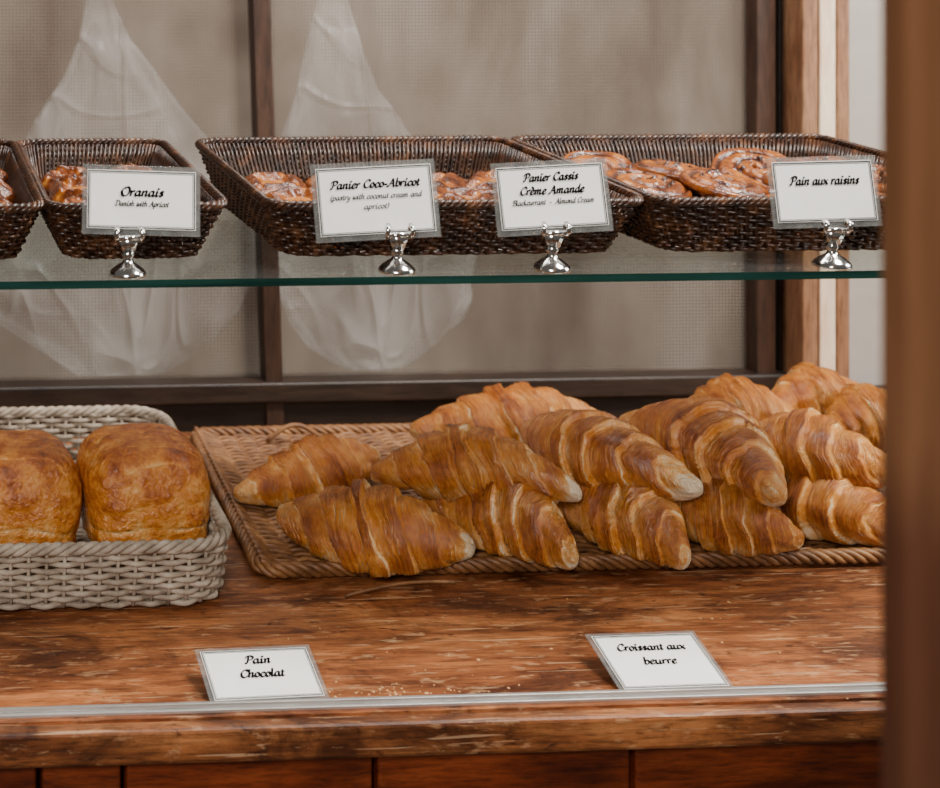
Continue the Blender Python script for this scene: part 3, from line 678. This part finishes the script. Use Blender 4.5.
def clipstand(e,M,at):
    Mi=M.inverted(); 
    base=Vector((at.x,at.y,ZS)); mb=MB()
    mb.lathe([(.0150,0),(.0152,.002),(.0135,.0045),(.009,.008),(.005,.0105),(.0034,.013),(.0045,.0150),(.0055,.017),(.0045,.0195),(.0032,.021)],base,24)
    z=ZS+.019
    y0,y1=at.y-.005,at.y+.003
    mb.add([(at.x-.004,y0,z),(at.x+.004,y0,z),(at.x+.009,y0-.001,z+.013),(at.x-.009,y0-.001,z+.013),(at.x-.004,y1,z),(at.x+.004,y1,z),(at.x+.009,y0+.001,z+.013),(at.x-.009,y0+.001,z+.013)],
           [(0,1,2,3),(7,6,5,4),(0,4,5,1),(1,5,6,2),(2,6,7,3),(3,7,4,0)])
    for sgn in (-1,1):
        cx_=at.x+sgn*.0095
        mb.tube([(cx_,y0,z+.010),(cx_+sgn*.001,y0-.003,z+.014),(cx_+sgn*.001,y0-.004,z+.018),(cx_,y0-.001,z+.0205),(cx_,y0+.001,z+.017)],.0022,False,8)
    mb.tube([(at.x-.0095,y0-.001,z+.0125),(at.x+.0095,y0-.001,z+.0125)],.0022,False,8)
    mb.v=[Mi@v for v in mb.v]; mk('chrome_clip',mb,M_chrome,Vector((0,0,0)),e)['label']='shiny chrome clip with round base'
ys=1.222; yt=1.232
def usign(tl,tr,br,bl,lines,label,cu):
    e,M=sign(PY(*tl,yt),PY(*tr,yt),PY(*br,ys),PY(*bl,ys),lines,label,grp='name cards on the glass shelf')
    clipstand(e,M,Vector((X(cu,ys-.004,260),ys-.004,0)))
usign((85,164),(203,168),(200,237),(82,234),[('Oranais',45,5.2,.60,.56),('Danish with Apricot',56,3.2,.44,.44)],'white card reading Oranais in clear sleeve on chrome clip',128)
usign((312,165),(437,158),(441,237),(317,243),[('Panier Coco-Abricot',95,4.8,.70,.54),('(pastry with coconut cream and',97,3.3,.55,.40),('apricot)',27,3.3,.42,.40)],'white card reading Panier Coco-Abricot on chrome clip',397)
usign((493,164),(608,157),(614,231),(498,237),[('Panier Cassis',59,4.8,.76,.54),('Crème Amande',69,4.8,.58,.54),('Blackcurrant  -  Almond Cream',88,3.2,.43,.42)],'white card reading Panier Cassis Crème Amande on chrome clip',552)
usign((770,158),(880,155),(882,226),(775,229),[('Pain aux raisins',76,5.2,.64,.50)],'white card reading Pain aux raisins on chrome clip',832)
def lsign(tl,tr,br,bl,lines,label):
    e,M=sign(P(*tl,.021),P(*tr,.021),P(*br,.003),P(*bl,.003),lines,label,grp='name cards on the counter')
    h=((P(*tl,.021)-P(*bl,.003)).length); Mi=M.inverted()
    v=[]
    for sx in (-.02,.02):
        for zz_ in (-.0012,-.003): v.append(Vector((sx,h*.9,zz_)))
    for sx in (-.02,.02):
        for dy in (0,.002):
            w=M@Vector((sx,h*.9+dy,-.003)); w.z=ZC+.0005; w.y+=dy; v.append(Mi@w)
    mb=MB(); mb.v=v; mb.f=[(0,2,6,4),(1,5,7,3),(0,1,3,2),(0,4,5,1),(2,3,7,6),(4,6,7,5)]
    mk('easel_foot',mb,M_acrylic,Vector((0,0,0)),e,smooth=False)
lsign((205,650),(322,644),(330,701),(213,706),[('Pain',28,6.0,.72,.54),('Chocolat',47,6.0,.48,.54)],'white card reading Pain Chocolat in clear sleeve on counter')
lsign((611,636),(722,633),(736,690),(624,695),[('Croissant aux',75,5.6,.71,.54),('beurre',36,5.6,.48,.54)],'white card reading Croissant aux beurre in sleeve on counter')
# ---------- lights ----------
def area(name,loc,tgt,size,power,col,sy=None):
    l=bpy.data.lights.new(name,'AREA'); l.energy=power; l.size=size; l.color=col
    if sy: l.shape='RECTANGLE'; l.size_y=sy
    o=bpy.data.objects.new(name,l); COL.objects.link(o); o.location=loc
    d=Vector(tgt)-Vector(loc); o.rotation_euler=d.to_track_quat('-Z','Y').to_euler(); return o
area('window_light',(1.30,.95,2.6),(.5,1.5,1.0),.40,62,(1,.945,.87))
area('shop_light',(-.5,-.7,2.1),(.4,1.6,1.05),.5,40,(1,.95,.89))
area('case_light',(.4,1.70,2.2),(.5,1.5,.95),.7,7,(1,.93,.84),.2)
area('rear_fill_light',(.3,2.12,2.5),(.2,2.1,1.2),1.4,14,(.97,.96,1),.15)  # added lamp, brings light to the bags and wall behind the screens
area('side_fill_light',(1.9,1.1,1.75),(.85,1.75,1.2),.5,14,(1,.97,.92))  # added fill that brightens the right jamb and croissant ends
w=bpy.data.worlds.new('world'); bpy.context.scene.world=w; w.use_nodes=True
w.node_tree.nodes['Background'].inputs[0].default_value=(.92,.84,.76,1); w.node_tree.nodes['Background'].inputs[1].default_value=.11
# ---------- camera ----------
cam=bpy.data.cameras.new('camera'); co=bpy.data.objects.new('camera',cam); COL.objects.link(co)
co.location=(0,0,CAMZ); co.rotation_euler=(math.pi/2,0,-YAW)
cam.sensor_fit='HORIZONTAL'; cam.sensor_width=36; cam.lens=36*F/940
cam.shift_x=(470-PX)/940; cam.shift_y=(PYV-394)/940; cam.clip_start=.05
cam.dof.use_dof=True; cam.dof.focus_distance=1.36; cam.dof.aperture_fstop=6.5
bpy.context.scene.camera=co
